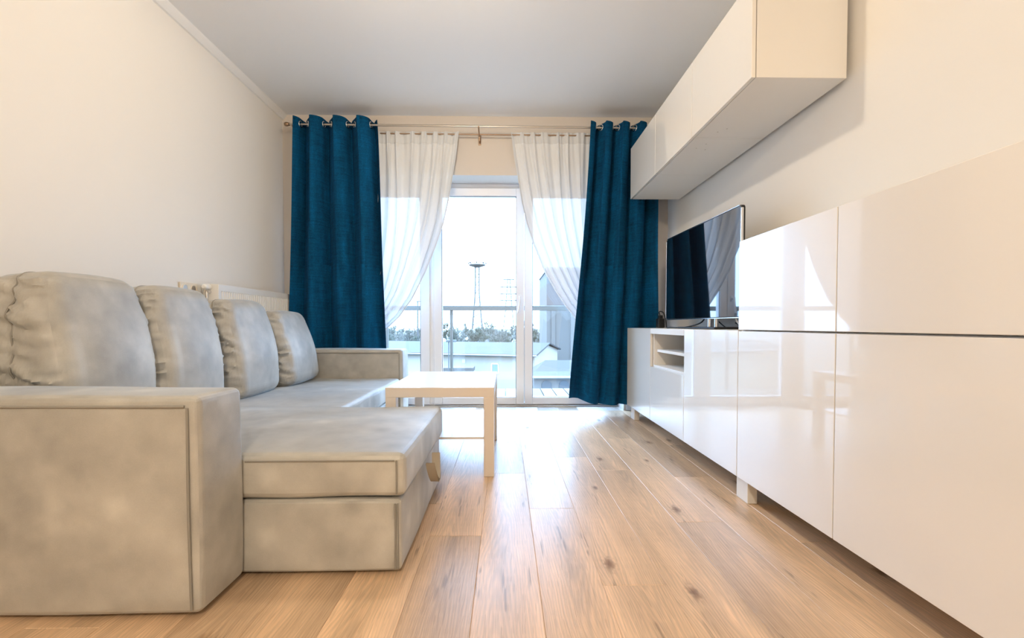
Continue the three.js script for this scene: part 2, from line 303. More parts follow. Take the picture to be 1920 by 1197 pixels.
    const cover = mesh('cover', place(cg), M.velvet, t);
    const pts = []; for (let k = 0; k < 80; k++) {
      const a = k / 80 * 4, s = a % 1 * 2 - 1, e = Math.floor(a), yy = [s, 1, -s, -1][e] * half.y, zz = [-1, s, 1, -s][e] * half.z;
      const o = padPoint(V(0.0, yy, zz), half, r, bulge, warp); shape(o); pts.push(o);
    }
    mesh('seam', place(tube(pts, 0.0028, 240, 5, true)), M.piping, cover);
  });
}

// ================================================================ COFFEE TABLE
{
  const t = thing('coffee_table', 'low white square-legged coffee table with a lower shelf beside the sofa chaise', 'table', [-0.327, 0, -2.64]);
  const hx = 0.27, hz = 0.39, L = 0.052;
  mesh('tabletop', span(-hx, hx, 0.40, 0.45, -hz, hz, 0.0025, 2), M.lack, t);
  for (const sx of [-1, 1]) for (const sz of [-1, 1]) { const g = span(-L / 2, L / 2, 0, 0.4, -L / 2, L / 2, 0.0025, 2); mesh('leg', g, M.lack, t).position.set(sx * (hx - L / 2 - 0.0005), 0.0005, sz * (hz - L / 2 - 0.0005)); }
  mesh('shelf', span(-hx + 0.03, hx - 0.03, 0.185, 0.197, -hz + 0.02, hz - 0.02, 0.002), std(0.84, 0.82, 0.80, 0.25, { clearcoat: 0.6, clearcoatRoughness: 0.1 }), t);
}

// ================================================================ CABINETS ON THE RIGHT
const FX = 1.012, CX = FX + 0.02, BX = 1.408, Y0 = 0.097, Y1 = 0.737, TH = 0.018;
const CZ = [-3.75, -3.15, -2.553, -1.955, -1.372, -0.775];
function carcass(t, z0, z1, y0, y1, x0 = CX, x1 = BX) {     // open-fronted box of panels (z0 far, z1 near), in the thing's own frame
  mesh('side_panel', span(x0, x1, y0, y1, z0 + 0.001, z0 + TH, 0.001), M.cabinet, t); mesh('side_panel', span(x0, x1, y0, y1, z1 - TH, z1 - 0.001, 0.001), M.cabinet, t);
  mesh('top_panel', span(x0, x1, y1 - TH, y1, z0 + TH, z1 - TH, 0.001), M.cabinet, t); mesh('bottom_panel', span(x0, x1, y0, y0 + TH, z0 + TH, z1 - TH, 0.001), M.cabinet, t);
  mesh('back_panel', span(x1 - 0.006, x1 - 0.001, y0 + TH, y1 - TH, z0 + TH, z1 - TH, 0), M.cabinet, t);
}
const door = (t, z0, z1, y0, y1) => mesh('door', span(FX, FX + 0.017, y0, y1, z0, z1, 0.0015, 2), M.gloss, t);
function leg(t, zc, front) { mesh('leg', front ? span(FX + 0.014, FX + 0.056, 0.0005, Y0, zc - 0.047, zc + 0.047, 0.003, 2) : span(BX - 0.06, BX - 0.02, 0.0005, Y0, zc - 0.045, zc + 0.045, 0.003, 2), M.cabinet, t); }
const G = 0.0018;
{
  const low = ['low white gloss cabinet at the far end, beside the blue curtain', 'low white cabinet with an open two-shelf niche above a short door', 'low white gloss cabinet with one tall door under the television, right of the open niche'];
  for (let i = 0; i < 3; i++) {
    const [z0, z1] = [CZ[i], CZ[i + 1]], t = thing('low_cabinet', low[i], 'cabinet', [0, 0, 0], 'low cabinets under the television');
    carcass(t, z0, z1, Y0, Y1);
    if (i === 1) {
      const yN = 0.476;
      door(t, z0 + G, z1 - G, Y0, yN - 0.004); mesh('divider', span(CX, BX - 0.008, yN - 0.008, yN + 0.01, z0 + TH, z1 - TH, 0.001), M.cabinet, t);
      mesh('shelf', span(CX + 0.02, BX - 0.008, 0.575, 0.593, z0 + TH + 0.002, z1 - TH - 0.002, 0.001), M.cabinet, t);
      mesh('top_rail', span(FX, CX, 0.7, Y1, z0 + G, z1 - G, 0.0015), M.cabinet, t);
      for (const z of [-3.02, -2.72]) mesh('peg_hole', rod([BX - 0.012, 0.645, z], [BX - 0.005, 0.645, z], 0.006), M.dark, t);
    } else door(t, z0 + G, z1 - G, Y0, Y1);
    if (i === 0) { leg(t, z0 + 0.12, true); leg(t, z0 + 0.12, false); }
    if (i === 1) leg(t, z0 + 0.05, false);
    if (i === 2) { leg(t, z0 + 0.05, false); }
  }
  const base = ['white gloss base cabinet with a full door, lower one next to the television bench', 'white gloss base cabinet with a wide door, lower right one nearest the viewer'];
  const top = ['white gloss cabinet stacked on the base cabinet right of the television, showing the curtain reflection', 'white gloss cabinet stacked on the nearest base cabinet, upper right by the picture edge'];
  for (let i = 3; i < 5; i++) {
    const [z0, z1] = [CZ[i], CZ[i + 1]], t = thing('base_cabinet', base[i - 3], 'cabinet', [0, 0, 0], 'base cabinets of the wall unit');
    carcass(t, z0, z1, Y0, Y1); door(t, z0 + G, z1 - G, Y0, Y1 - 0.003);
    if (i === 3) { leg(t, z0 + 0.02, true); leg(t, z0 + 0.02, false); } else { leg(t, z1 - 0.06, true); leg(t, z1 - 0.06, false); }
    const u = thing('top_cabinet', top[i - 3], 'cabinet', [0, 0, 0], 'cabinets stacked on the base cabinets');
    carcass(u, z0, z1, Y1 + 0.001, 1.122); door(u, z0 + G, z1 - G, Y1 + 0.003, 1.122);
  }
  const hang = ['far wall-hung white cabinet overhead, beside the blue curtain', 'middle wall-hung white cabinet overhead, above the television', 'nearest wall-hung white cabinet overhead, with its beige end panel showing'];
  for (let i = 0; i < 3; i++) {
    const z0 = -3.684 + i * 0.604, z1 = z0 + 0.604, t = thing('wall_cabinet', hang[i], 'cabinet', [0, 0, 0], 'wall-hung cabinets in a row');
    carcass(t, z0, z1, 1.78, 2.185); door(t, z0 + G, z1 - G, 1.78, 2.185);
    mesh('hanging_rail', span(BX, XR, 2.1, 2.14, z0 + 0.05, z1 - 0.05, 0.001), M.steel, t);
    if (i) for (const [x, z] of i === 1 ? [[1.1, -2.62], [1.13, -2.56], [1.16, -2.64]] : [[1.12, -2.4], [1.15, -2.36]]) mesh('screw_hole', rod([x, 1.7795, z], [x, 1.781, z], 0.004), M.steel, t);
  }
}

// ================================================================ TELEVISION AND CABLES
{
  const t = thing('television', 'large flat black glossy television on a chrome stand on the low white cabinets', 'television', [1.2, Y1, -2.83]);
  t.rotation.y = 0.038; const hw = 0.492, y0 = 0.062, y1 = 0.648;
  const r = new THREE.Shape(); const R = 0.02; r.moveTo(-hw + R, y0); r.lineTo(hw - R, y0); r.quadraticCurveTo(hw, y0, hw, y0 + R); r.lineTo(hw, y1 - R); r.quadraticCurveTo(hw, y1, hw - R, y1); r.lineTo(-hw + R, y1); r.quadraticCurveTo(-hw, y1, -hw, y1 - R); r.lineTo(-hw, y0 + R); r.quadraticCurveTo(-hw, y0, -hw + R, y0);
  const body = new THREE.ExtrudeGeometry(r, { depth: 0.012, bevelEnabled: true, bevelSize: 0.002, bevelThickness: 0.002, bevelSegments: 2 }); body.rotateY(-Math.PI / 2); body.translate(0.02, 0, 0);
  mesh('housing', body, M.black, t);
  mesh('bezel', [span(-0.002, 0.012, y0 - 0.003, y0 + 0.004, -hw, hw, 0.002), span(-0.002, 0.012, y1 - 0.003, y1 + 0.003, -hw + 0.015, hw - 0.015, 0.002), span(-0.002, 0.012, y0 + 0.01, y1 - 0.015, hw - 0.002, hw + 0.004, 0.002), span(-0.002, 0.012, y0 + 0.01, y1 - 0.015, -hw - 0.004, -hw + 0.002, 0.002)], M.chrome, t);
  mesh('screen', span(-0.0005, 0.008, y0 + 0.006, y1 - 0.005, -hw + 0.005, hw - 0.005, 0.001), M.screen, t);
  mesh('stand_post', [rod([0.025, 0.012, 0.12], [0.025, y0 + 0.02, 0.12], 0.012, 0.012, 16)], M.chrome, t); mesh('stand_post', [rod([0.025, 0.012, 0.2], [0.025, y0 + 0.02, 0.2], 0.012, 0.012, 16)], M.chrome, t);
  mesh('stand_base', span(-0.09, 0.13, 0.001, 0.012, -0.08, 0.4, 0.005, 2), M.black, t);

  const a = thing('power_adapter', 'small black power adapter with a looped cord at the far end of the cabinet top', 'adapter', [1.2, Y1, -3.5]);
  mesh('adapter_body', [span(-0.025, 0.025, 0.001, 0.075, -0.03, 0.03, 0.008, 2), span(-0.015, 0.015, 0.07, 0.1, -0.02, 0.02, 0.006, 2)], M.black, a);
  mesh('cord', tube([[0, 0.09, 0], [-0.01, 0.125, 0.005], [0, 0.12, 0.06], [0, 0.06, 0.12], [-0.02, 0.008, 0.2], [-0.05, 0.006, 0.35], [0, 0.008, 0.48], [0.05, 0.04, 0.62], [0.06, 0.07, 0.66]], 0.0045, 90, 8), M.cable, a);
  const c1 = thing('black_cable', 'tangled black cable lying behind the television stand on the cabinet top', 'cable', [1.29, Y1 + 0.006, -2.6]);
  mesh('cord', [tube([[0, 0.07, -0.2], [0.01, 0.0, -0.05], [-0.04, 0, 0.1], [0.04, 0, 0.22], [-0.03, 0.004, 0.32], [0.03, 0.006, 0.12], [0.04, 0.03, 0.0]], 0.004, 90, 7), tube([[0.03, 0.06, 0.15], [-0.01, 0.02, 0.25], [0.0, 0, 0.38], [-0.05, 0, 0.46], [0.02, 0.003, 0.3]], 0.004, 60, 7)], M.cable, c1);
  const c2 = thing('white_cable', 'thin white cable hanging down behind the right end of the television', 'cable', [1.25, Y1 + 0.005, -2.42]);
  mesh('cord', tube([[0.0, 0.09, -0.03], [-0.01, 0.05, 0.0], [0.0, 0.015, 0.03], [0.02, 0.0, 0.05], [0.06, 0.0, 0.03], [0.1, 0, 0.1]], 0.0045, 50, 8), M.whitecable, c2);
}

// ================================================================ RADIATOR, SOCKET
{
  const t = thing('radiator', 'white fluted panel radiator on the left wall behind the sofa', 'radiator', [XL + 0.001, 0, -3.42]);
  const zl = 0.52, y0 = 0.42, y1 = 1.02, xf = 0.118;
  const sh = [], n = 40, pitch = (zl * 2 - 0.04) / n;
  sh.push(new THREE.Vector2(-zl, 0.0)); sh.push(new THREE.Vector2(-zl, 0.012));
  for (let k = 0; k < n; k++) { const z = -zl + 0.02 + k * pitch; for (const [a, b] of [[0.12, 0.012], [0.25, 0.005], [0.6, 0.005], [0.73, 0.012]]) sh.push(new THREE.Vector2(z + a * pitch, b)); }
  sh.push(new THREE.Vector2(zl, 0.012)); sh.push(new THREE.Vector2(zl, 0.0));
  const g = new THREE.ExtrudeGeometry(new THREE.Shape(sh), { depth: y1 - y0 - 0.06, bevelEnabled: false });
  g.applyMatrix4(new THREE.Matrix4().set(0, 1, 0, xf - 0.012, 0, 0, 1, y0 + 0.02, 1, 0, 0, 0, 0, 0, 0, 1));
  mesh('front_panel', toCreasedNormals(g, 0.3), std(0.84, 0.82, 0.78, 0.35, { side: THREE.DoubleSide }), t);
  mesh('top_band', span(xf - 0.014, xf, y1 - 0.045, y1, -zl, zl, 0.005, 2), M.radiator, t);
  mesh('rear_panel', span(0.03, 0.045, y0 + 0.02, y1 - 0.02, -zl + 0.01, zl - 0.01, 0.003), M.radiator, t);
  mesh('end_panel', span(0.02, xf - 0.012, y0, y1, zl - 0.004, zl, 0.0015), M.radiator, t); mesh('end_panel', span(0.02, xf - 0.012, y0, y1, -zl, -zl + 0.004, 0.0015), M.radiator, t);
  const bars = []; for (let k = 0; k < 50; k++) { const z = -zl + 0.02 + k * (2 * zl - 0.04) / 49; bars.push(span(0.025, xf - 0.014, y1 - 0.012, y1 - 0.004, z - 0.004, z + 0.004, 0)); }
  mesh('top_grille', bars, M.radiator, t);
  for (const z of [-0.34, 0.34]) mesh('bracket', span(0.0, 0.032, 0.55, 0.9, z - 0.02, z + 0.02, 0.002), M.radiator, t);
  const v = mesh('valve', [rod([0.06, 0.97, zl - 0.002], [0.06, 0.97, zl + 0.03], 0.014, 0.014, 14), rod([0.06, 0.97, zl + 0.025], [0.06, 0.9, zl + 0.025], 0.008)], M.chrome, t);
  mesh('thermostat_knob', [rod([0.06, 0.998, zl + 0.004], [0.06, 0.998, zl + 0.05], 0.019, 0.017, 20), rod([0.06, 0.998, zl + 0.05], [0.06, 0.998, zl + 0.058], 0.017, 0.010, 20)], M.radiator, v);

  const s = thing('wall_socket', 'cream double wall socket on the left wall just left of the radiator', 'socket', [XL, 0.98, -2.79]);
  mesh('frame', span(0.001, 0.012, -0.038, 0.038, -0.076, 0.076, 0.005, 2), M.cream, s);
  for (const z of [-0.036, 0.036]) { const o = mesh('outlet', new THREE.TorusGeometry(0.024, 0.004, 8, 28).rotateY(Math.PI / 2).translate(0.013, 0, z), M.cream, s); mesh('outlet_well', new THREE.CylinderGeometry(0.021, 0.021, 0.003, 24).rotateZ(Math.PI / 2).translate(0.0125, 0, z), M.steel, o); }
}

// ================================================================ CURTAINS
{
  const ZR = -3.845, ZR2 = -3.935, YR = 2.432, YR2 = 2.402;
  const t = thing('curtain_rod', 'thin double metal curtain rod across the window with end knobs and a centre bracket', 'curtain rod');
  mesh('front_rod', rod([-1.80, YR, ZR], [1.3, YR - 0.012, ZR], 0.0085, 0.0085, 16), M.steel, t);
  mesh('rear_rod', rod([-1.78, YR2, ZR2], [1.28, YR2 - 0.012, ZR2], 0.006, 0.006, 12), M.bronze, t);
  for (const [x, y] of [[-1.80, YR], [1.3, YR - 0.012]]) { const s = Math.sign(x); mesh('finial', new THREE.LatheGeometry([[0.0, 0], [0.012, 0], [0.013, 0.01], [0.017, 0.016], [0.018, 0.03], [0.014, 0.04], [0, 0.043]].map((p) => new THREE.Vector2(...p)), 20).rotateZ(-s * Math.PI / 2).translate(x - s * 0.004, y, ZR), M.bronze, t); }
  for (const x of [-1.77, -0.225, 1.26]) mesh('bracket', [rod([x, YR2 - 0.02, ZB + 0.002], [x, YR2 - 0.02, ZR2 + 0.004], 0.006), rod([x, YR2 - 0.02, ZR2], [x, YR - 0.018, ZR], 0.006), span(x - 0.012, x + 0.012, YR2 - 0.075, YR2 + 0.01, ZB, ZB + 0.005, 0.002), span(x - 0.007, x + 0.007, YR2 - 0.058, YR2 + 0.002, ZR2 - 0.012, ZR2 - 0.002, 0.002), span(x - 0.006, x + 0.006, YR - 0.022, YR - 0.006, ZR - 0.01, ZR + 0.01, 0.002)], M.bronze, t);

  const blueMap = dataTex(256, 512, (i, j) => { const v = (fbm(i / 20, j / 90, 3) - 0.44) * 0.5 + (vn(i / 2.2, j / 2) - 0.5) * 0.25 + (vn(i / 50, j / 1.6) - 0.5) * 0.2, L = 1 + v; return [clamp(1 * L, 0, 255), clamp(70 * L, 0, 255), clamp(108 * L, 0, 255)]; });
  M.blue = std(1, 1, 1, 0.95, { map: blueMap, specularIntensity: 0.35, sheen: 0.25, sheenRoughness: 0.4, side: THREE.DoubleSide }); M.blue.sheenColor.setRGB(0.02, 0.16, 0.40);
  M.blueback = M.blue;

  function drape(label, edges, folds, amp, ph, yTop, yBot, flat) {
    const d = thing('curtain', label, 'curtain', [0, 0, 0], 'blue grommet curtains');
    const yt = yTop, zAt = (u, v) => { const w = Math.sin((u * folds + ph) * 2 * Math.PI), s = 2 * Math.pow((1 + w) / 2, 0.45) - 1, a = amp(u, v) * (1 + 0.25 * Math.sin(u * 11 + ph * 9) * v); return ZR + a * (s * (1 - 0.25 * v) + 0.22 * v * Math.sin(u * 17 + ph * 5 + v * 2.2) + 0.15 * v * Math.sin(u * 31 + v * 3)); };
    const xAt = (u, v) => { const [l, r] = edges(v); return lerp(l, r, u) + 0.012 * Math.cos((u * folds + ph) * 4 * Math.PI) * (1 - v) + 0.01 * v * Math.sin(v * 6 + u * 9); };
    const face = (off) => cloth(150, 70, (u, v) => [xAt(u, v), lerp(yt, yBot(u), v), zAt(u, v) + off, u * 2.4, v * 2]);
    const g = face(0); mesh('cloth', g, M.blue, d);
    mesh('hem', cloth(150, 2, (u, v) => [xAt(u, 0.975 + v * 0.025), lerp(yt, yBot(u), 0.975 + v * 0.025) - 0.001, zAt(u, 0.975 + v * 0.025) + 0.0025, u * 2.4, v * 0.1]), M.blue, d);
    for (let k = 8; k < 392; k++) {                                              // a ring where each fold crosses the rod
      const u0 = k / 400, u1 = (k + 1) / 400, a = zAt(u0, 0.04) - ZR, b = zAt(u1, 0.04) - ZR; if (a * b > 0) continue;
      const u = u0 + (u1 - u0) * a / (a - b), x = xAt(u, 0.04), slope = (b - a) / (xAt(u1, 0.04) - xAt(u0, 0.04));
      mesh('grommet', new THREE.TorusGeometry(0.023, 0.0055, 8, 28).rotateY(-Math.atan(slope)).translate(x, YR - 0.004 * (x + 1.8), ZR), M.chrome, d);
    }
    return d;
  }
  drape('dark teal blue curtain left of the window, its lower end behind the sofa arm', (v) => [lerp(-1.745, -1.815, v), lerp(-1.075, -0.995, Math.pow(v, 0.8))], 3.5, (u, v) => 0.078, 0.40, 2.478, () => 0.06);
  drape('dark navy blue curtain right of the window, flaring out over the floor beside the cabinets', (v) => [lerp(0.715, 0.535, Math.pow(v, 1.15)), lerp(1.285, 1.27, v)], 4, (u, v) => 0.070, 0.30, 2.452, (u) => 0.145 - 0.06 * smooth(0, 0.35, u));

  M.sheer = std(0.82, 0.84, 0.86, 1, { transparent: true, opacity: 0.945, transmission: 0.09, thickness: 0, side: THREE.DoubleSide });
  M.header = std(0.84, 0.86, 0.88, 1, { transparent: true, opacity: 0.75, transmission: 0.12, thickness: 0, side: THREE.DoubleSide });
  function sheer(label, outer, curve, sgn) {
    const d = thing('sheer_curtain', label, 'curtain', [0, 0, 0], 'white sheer curtains');
    const yT = YR2 + 0.012, inner = (y) => { if (y >= curve[0][1]) return curve[0][0]; for (let k = 0; k < curve.length - 1; k++) if (y <= curve[k][1] && y >= curve[k + 1][1]) return lerp(curve[k][0], curve[k + 1][0], (curve[k][1] - y) / (curve[k][1] - curve[k + 1][1])); return curve.at(-1)[0]; };
    const yTie = curve.at(-1)[1];
    const fn = (u, v, dy = 0) => {                                             // u from hidden side to free edge
      const y0 = lerp(yT, yTie, v), e = inner(y0), squeeze = v, sag = 0.28 * squeeze * squeeze * (1 - u) * 1.0;
      const y = y0 + sag - (squeeze > 0 ? 0 : 0);
      const x = lerp(outer, e, u) , ru = Math.pow(u, lerp(1, 1.25, v));
      const ph = 2 * Math.PI * (ru * 9 + 0.6 * vn(ru * 7 + sgn * 3, v * 1.2));
      const a = lerp(0.010, 0.020, smooth(0, 0.25, v)) * (0.55 + 0.7 * vn(u * 5 + 9, 2 + sgn));
      return [x + sgn * 0.010 * Math.sin(ph * 1 + 1.2) * smooth(0, 0.3, v) * (u > 0.985 ? 0 : 1), y + dy, ZR2 + a * Math.sin(ph) + 0.004 * Math.sin(ph * 2.7 + v * 3), u * 1.2, v * 2];
    };
    mesh('cloth', cloth(220, 110, (u, v) => fn(u, v)), M.sheer, d);
    mesh('header_band', cloth(220, 6, (u, v) => { const p = fn(u, v * 0.058); p[2] += 0.003; return p; }), M.header, d);
    mesh('edge_hem', cloth(2, 110, (u, v) => { const p = fn(0.975 + u * 0.025, v); p[2] += 0.003; return p; }), M.header, d);
    return d;
  }
  sheer('white sheer curtain gathered to the left of the balcony door', -1.30, [[-0.398, 2.414], [-0.42, 2.226], [-0.449, 2.044], [-0.486, 1.816], [-0.528, 1.633], [-0.589, 1.45], [-0.681, 1.22], [-0.797, 0.99], [-0.913, 0.829], [-1.06, 0.69]], 1);
  sheer('white sheer curtain gathered to the right of the balcony door', 0.95, [[0.047, 2.414], [0.07, 2.229], [0.102, 2.047], [0.139, 1.819], [0.18, 1.636], [0.24, 1.453], [0.333, 1.223], [0.436, 1.047], [0.52, 0.922], [0.62, 0.80]], -1);
}

// ================================================================ BALCONY
{
  const b = struct('balcony_floor');
  const slab = std(0.3, 0.3, 0.3, 0.9), bm = [std(0.13, 0.108, 0.085, 0.8), std(0.10, 0.083, 0.066, 0.8), std(0.15, 0.125, 0.10, 0.8)];
  mesh('slab', span(-2.4, 2.4, -0.25, -0.035, -4.4, -5.52, 0), slab, b);
  const bg = span(-0.065, 0.065, -0.024, 0, -0.54, 0.54, 0.003);
  for (let k = -16; k <= 16; k++) { mesh('deck_board', bg, bm[Math.floor(rnd() * 3)], b).position.set(0.07 + k * 0.14, -0.011, -4.96); }
  const r = thing('balcony_railing', 'grey metal balcony railing with a broad handrail, posts and glass panels outside the window', 'railing', [0, -0.035, -5.42]);
  const metal = std(0.13, 0.12, 0.10, 0.5), px = [-2.17, -1.41, -0.645, 0.115 + 0.05, 0.93, 1.7, 2.3];
  mesh('handrail', span(-2.4, 2.4, 0.97, 1.025, -0.035, 0.035, 0.005, 2), metal, r);
  px.forEach((x, i) => { if (i !== 3 && i !== 4) mesh('post', span(x - 0.016, x + 0.016, 0.012, 0.97, -0.016, 0.016, 0.002), metal, r); });
  for (const [a, c] of [[-2.4, -1.43], [-1.39, -0.665], [-0.625, 1.68], [1.72, 2.38]]) { const g = new THREE.PlaneGeometry(c - a - 0.02, 0.86); g.translate((a + c) / 2, 0.53, 0); mesh('glass_panel', g, M.pane, r); }
}

// ================================================================ OUTSIDE (the flat is one floor up; ground 4.4 m below the eye-line floor)
const GY = -4.44, EYE = 0.76;
const out = (px, py, D) => V((px - 948) * D / 850 , EYE + (610 - py) * D / 850, -D);
{
  const gm = dataTex(256, 256, (i, j) => { const v = fbm(i / 14, j / 14, 4), g = 150 + v * 60; return [g, g + 4, g - 8]; }); gm.repeat.set(1, 1);
  const g = new THREE.CylinderGeometry(400, 400, 0.4, 48).translate(0, GY - 0.2, -60); const m = mesh('ground', worldUV(g), std(0.12, 0.105, 0.085, 0.95), scene); m.userData.kind = 'structure';
}
{
  // long low white building, turned so that its right-hand corner comes nearest
  const A = Math.atan2(3.4, 10.57), t = thing('white_building', 'long low white building with a grey pitched roof across the yard', 'building', [1.97, GY, -31]); t.rotation.y = -A;
  const white = std(0.27, 0.235, 0.185, 0.9), roofm = std(0.032, 0.027, 0.022, 0.85), winm = std(0.16, 0.2, 0.22, 0.1), frame = std(0.8, 0.8, 0.8, 0.5), L = 26, Dp = 8, hE = 3.15, hR = 3.75;
  const prof = new THREE.Shape([[0, 0], [Dp, 0], [Dp, hE], [Dp / 2, hR - 0.08], [0, hE]].map((p) => new THREE.Vector2(...p)));
  const wg = new THREE.ExtrudeGeometry(prof, { depth: L, bevelEnabled: false });
  wg.rotateY(Math.PI / 2).translate(-L, 0, 0); mesh('wall', wg, white, t);
  const slab = (z0, y0, z1, y1) => { const s = new THREE.Shape([[-z0, y0], [-z1, y1], [-z1, y1 + 0.1], [-z0, y0 + 0.1]].map((p) => new THREE.Vector2(...p))), q = new THREE.ExtrudeGeometry(s, { depth: L + 0.5, bevelEnabled: false }); q.rotateY(Math.PI / 2).translate(-L - 0.25, 0, 0); return q; };
  mesh('roof', [slab(0.35, hE - 0.06, -Dp / 2, hR), slab(-Dp / 2, hR, -Dp - 0.35, hE - 0.06)], roofm, t);
  mesh('gutter', rod([0.25, hE - 0.05, 0.38], [-L, hE - 0.05, 0.38], 0.06), std(0.2, 0.21, 0.22, 0.6), t);
  for (const [x, y, w, h] of [[-2.85, 2.15, 0.55, 0.72], [-8.1, 2.2, 0.55, 0.85], [-13, 2.2, 0.7, 0.85]]) {
    const f = mesh('window', [span(x - w / 2, x + w / 2, y - h / 2, y - h / 2 + 0.06, -0.02, 0.05, 0), span(x - w / 2, x + w / 2, y + h / 2 - 0.06, y + h / 2, -0.02, 0.05, 0), span(x - w / 2, x - w / 2 + 0.05, y - h / 2, y + h / 2, -0.02, 0.05, 0), span(x + w / 2 - 0.05, x + w / 2, y - h / 2, y + h / 2, -0.02, 0.05, 0)], frame, t);
    mesh('pane', span(x - w / 2 + 0.04, x + w / 2 - 0.04, y - h / 2 + 0.05, y + h / 2 - 0.05, 0.005, 0.02, 0), winm, f);
  }
  mesh('vent', [span(-5.35, -5.1, 2.48, 2.72, 0, 0.04, 0), span(-5.35, -5.1, 2.53, 2.55, 0.04, 0.05, 0), span(-5.35, -5.1, 2.6, 2.62, 0.04, 0.05, 0)], std(0.35, 0.36, 0.36, 0.7), t);

  const l = thing('lean_to', 'flat grey-brown roofed lean-to against the front of the white building', 'shed', [-3.35, GY, -30.2]);
  mesh('wall', span(-1.4, 1.15, 0.0, 2.15, -0.7, 0.5, 0), std(0.16, 0.14, 0.12, 0.9), l); mesh('roof', span(-1.5, 1.25, 2.15, 2.42, -0.8, 0.7, 0.02), std(0.07, 0.058, 0.048, 0.9), l); mesh('rain_pipe', rod([1.19, 0, 0.45], [1.19, 2.15, 0.45], 0.05), std(0.2, 0.2, 0.2, 0.6), l);

  // shed with hipped roof at the right
  const s = thing('garage_shed', 'low grey shed with hipped roof and dark arches, right of the white building', 'shed', [4.2, GY, -27]);
  const P = [[-2.75, 2.2, 0.4], [2.9, 2.2, 0.4], [2.9, 2.2, -3.2], [-2.75, 2.2, -3.2], [-1.7, 3.0, -1.4], [1.8, 3.0, -1.4]], tri = [[0, 1, 5], [0, 5, 4], [1, 2, 5], [2, 3, 4], [2, 4, 5], [3, 0, 4], [0, 3, 2], [0, 2, 1]], rp = []; for (const f of tri) for (const k of f) rp.push(...P[k]);
  const rg = new THREE.BufferGeometry(); rg.setAttribute('position', new THREE.Float32BufferAttribute(rp, 3)); rg.setAttribute('uv', new THREE.Float32BufferAttribute(new Float32Array(rp.length / 3 * 2), 2)); rg.computeVertexNormals();
  mesh('roof', rg, std(0.04, 0.034, 0.028, 0.85), s);
  mesh('wall', span(-2.5, 2.65, 0, 2.2, -3.0, 0, 0), std(0.13, 0.12, 0.11, 0.9), s);
  mesh('fascia', span(-2.77, 2.92, 2.08, 2.2, 0.3, 0.42, 0), std(0.22, 0.23, 0.24, 0.8), s);
  for (const x of [-1.75, -0.7, 0.4, 1.5]) {
    const a = new THREE.Shape(); a.moveTo(-0.3, 0); a.lineTo(0.3, 0); a.lineTo(0.3, 0.5); a.absarc(0, 0.5, 0.3, 0, Math.PI); a.lineTo(-0.3, 0);
    const g = new THREE.ExtrudeGeometry(a, { depth: 0.05, bevelEnabled: false }); g.translate(x, 1.1, 0.0); mesh('arched_opening', g, std(0.06, 0.065, 0.07, 0.5), s);
  }
  // tall grey block behind the right sash
  const k = thing('apartment_block', 'tall grey-brown block standing at the right behind the sheer curtain', 'building', [0, GY, -42]);
  const x0 = 3.82, h = 5.05 + 5.2, wm = std(0.10, 0.085, 0.07, 0.9);
  mesh('wall', span(x0, x0 + 12, 0, h, -9, 0, 0), wm, k); mesh('parapet', span(x0 - 0.1, x0 + 12.1, h, h + 0.3, -9.1, 0.1, 0), std(0.24, 0.23, 0.23, 0.8), k);
  mesh('brick_band', span(x0 - 0.02, x0 + 12, h - 3.2, h - 1.2, -9, 0.03, 0), std(0.10, 0.072, 0.058, 0.9), k);
  const pil = span(-0.18, 0.18, 0, h - 3.2, 0, 0.12, 0); for (let i = 0; i < 7; i++) mesh('pilaster', pil, wm, k).position.x = x0 + 0.6 + i * 1.8;
}
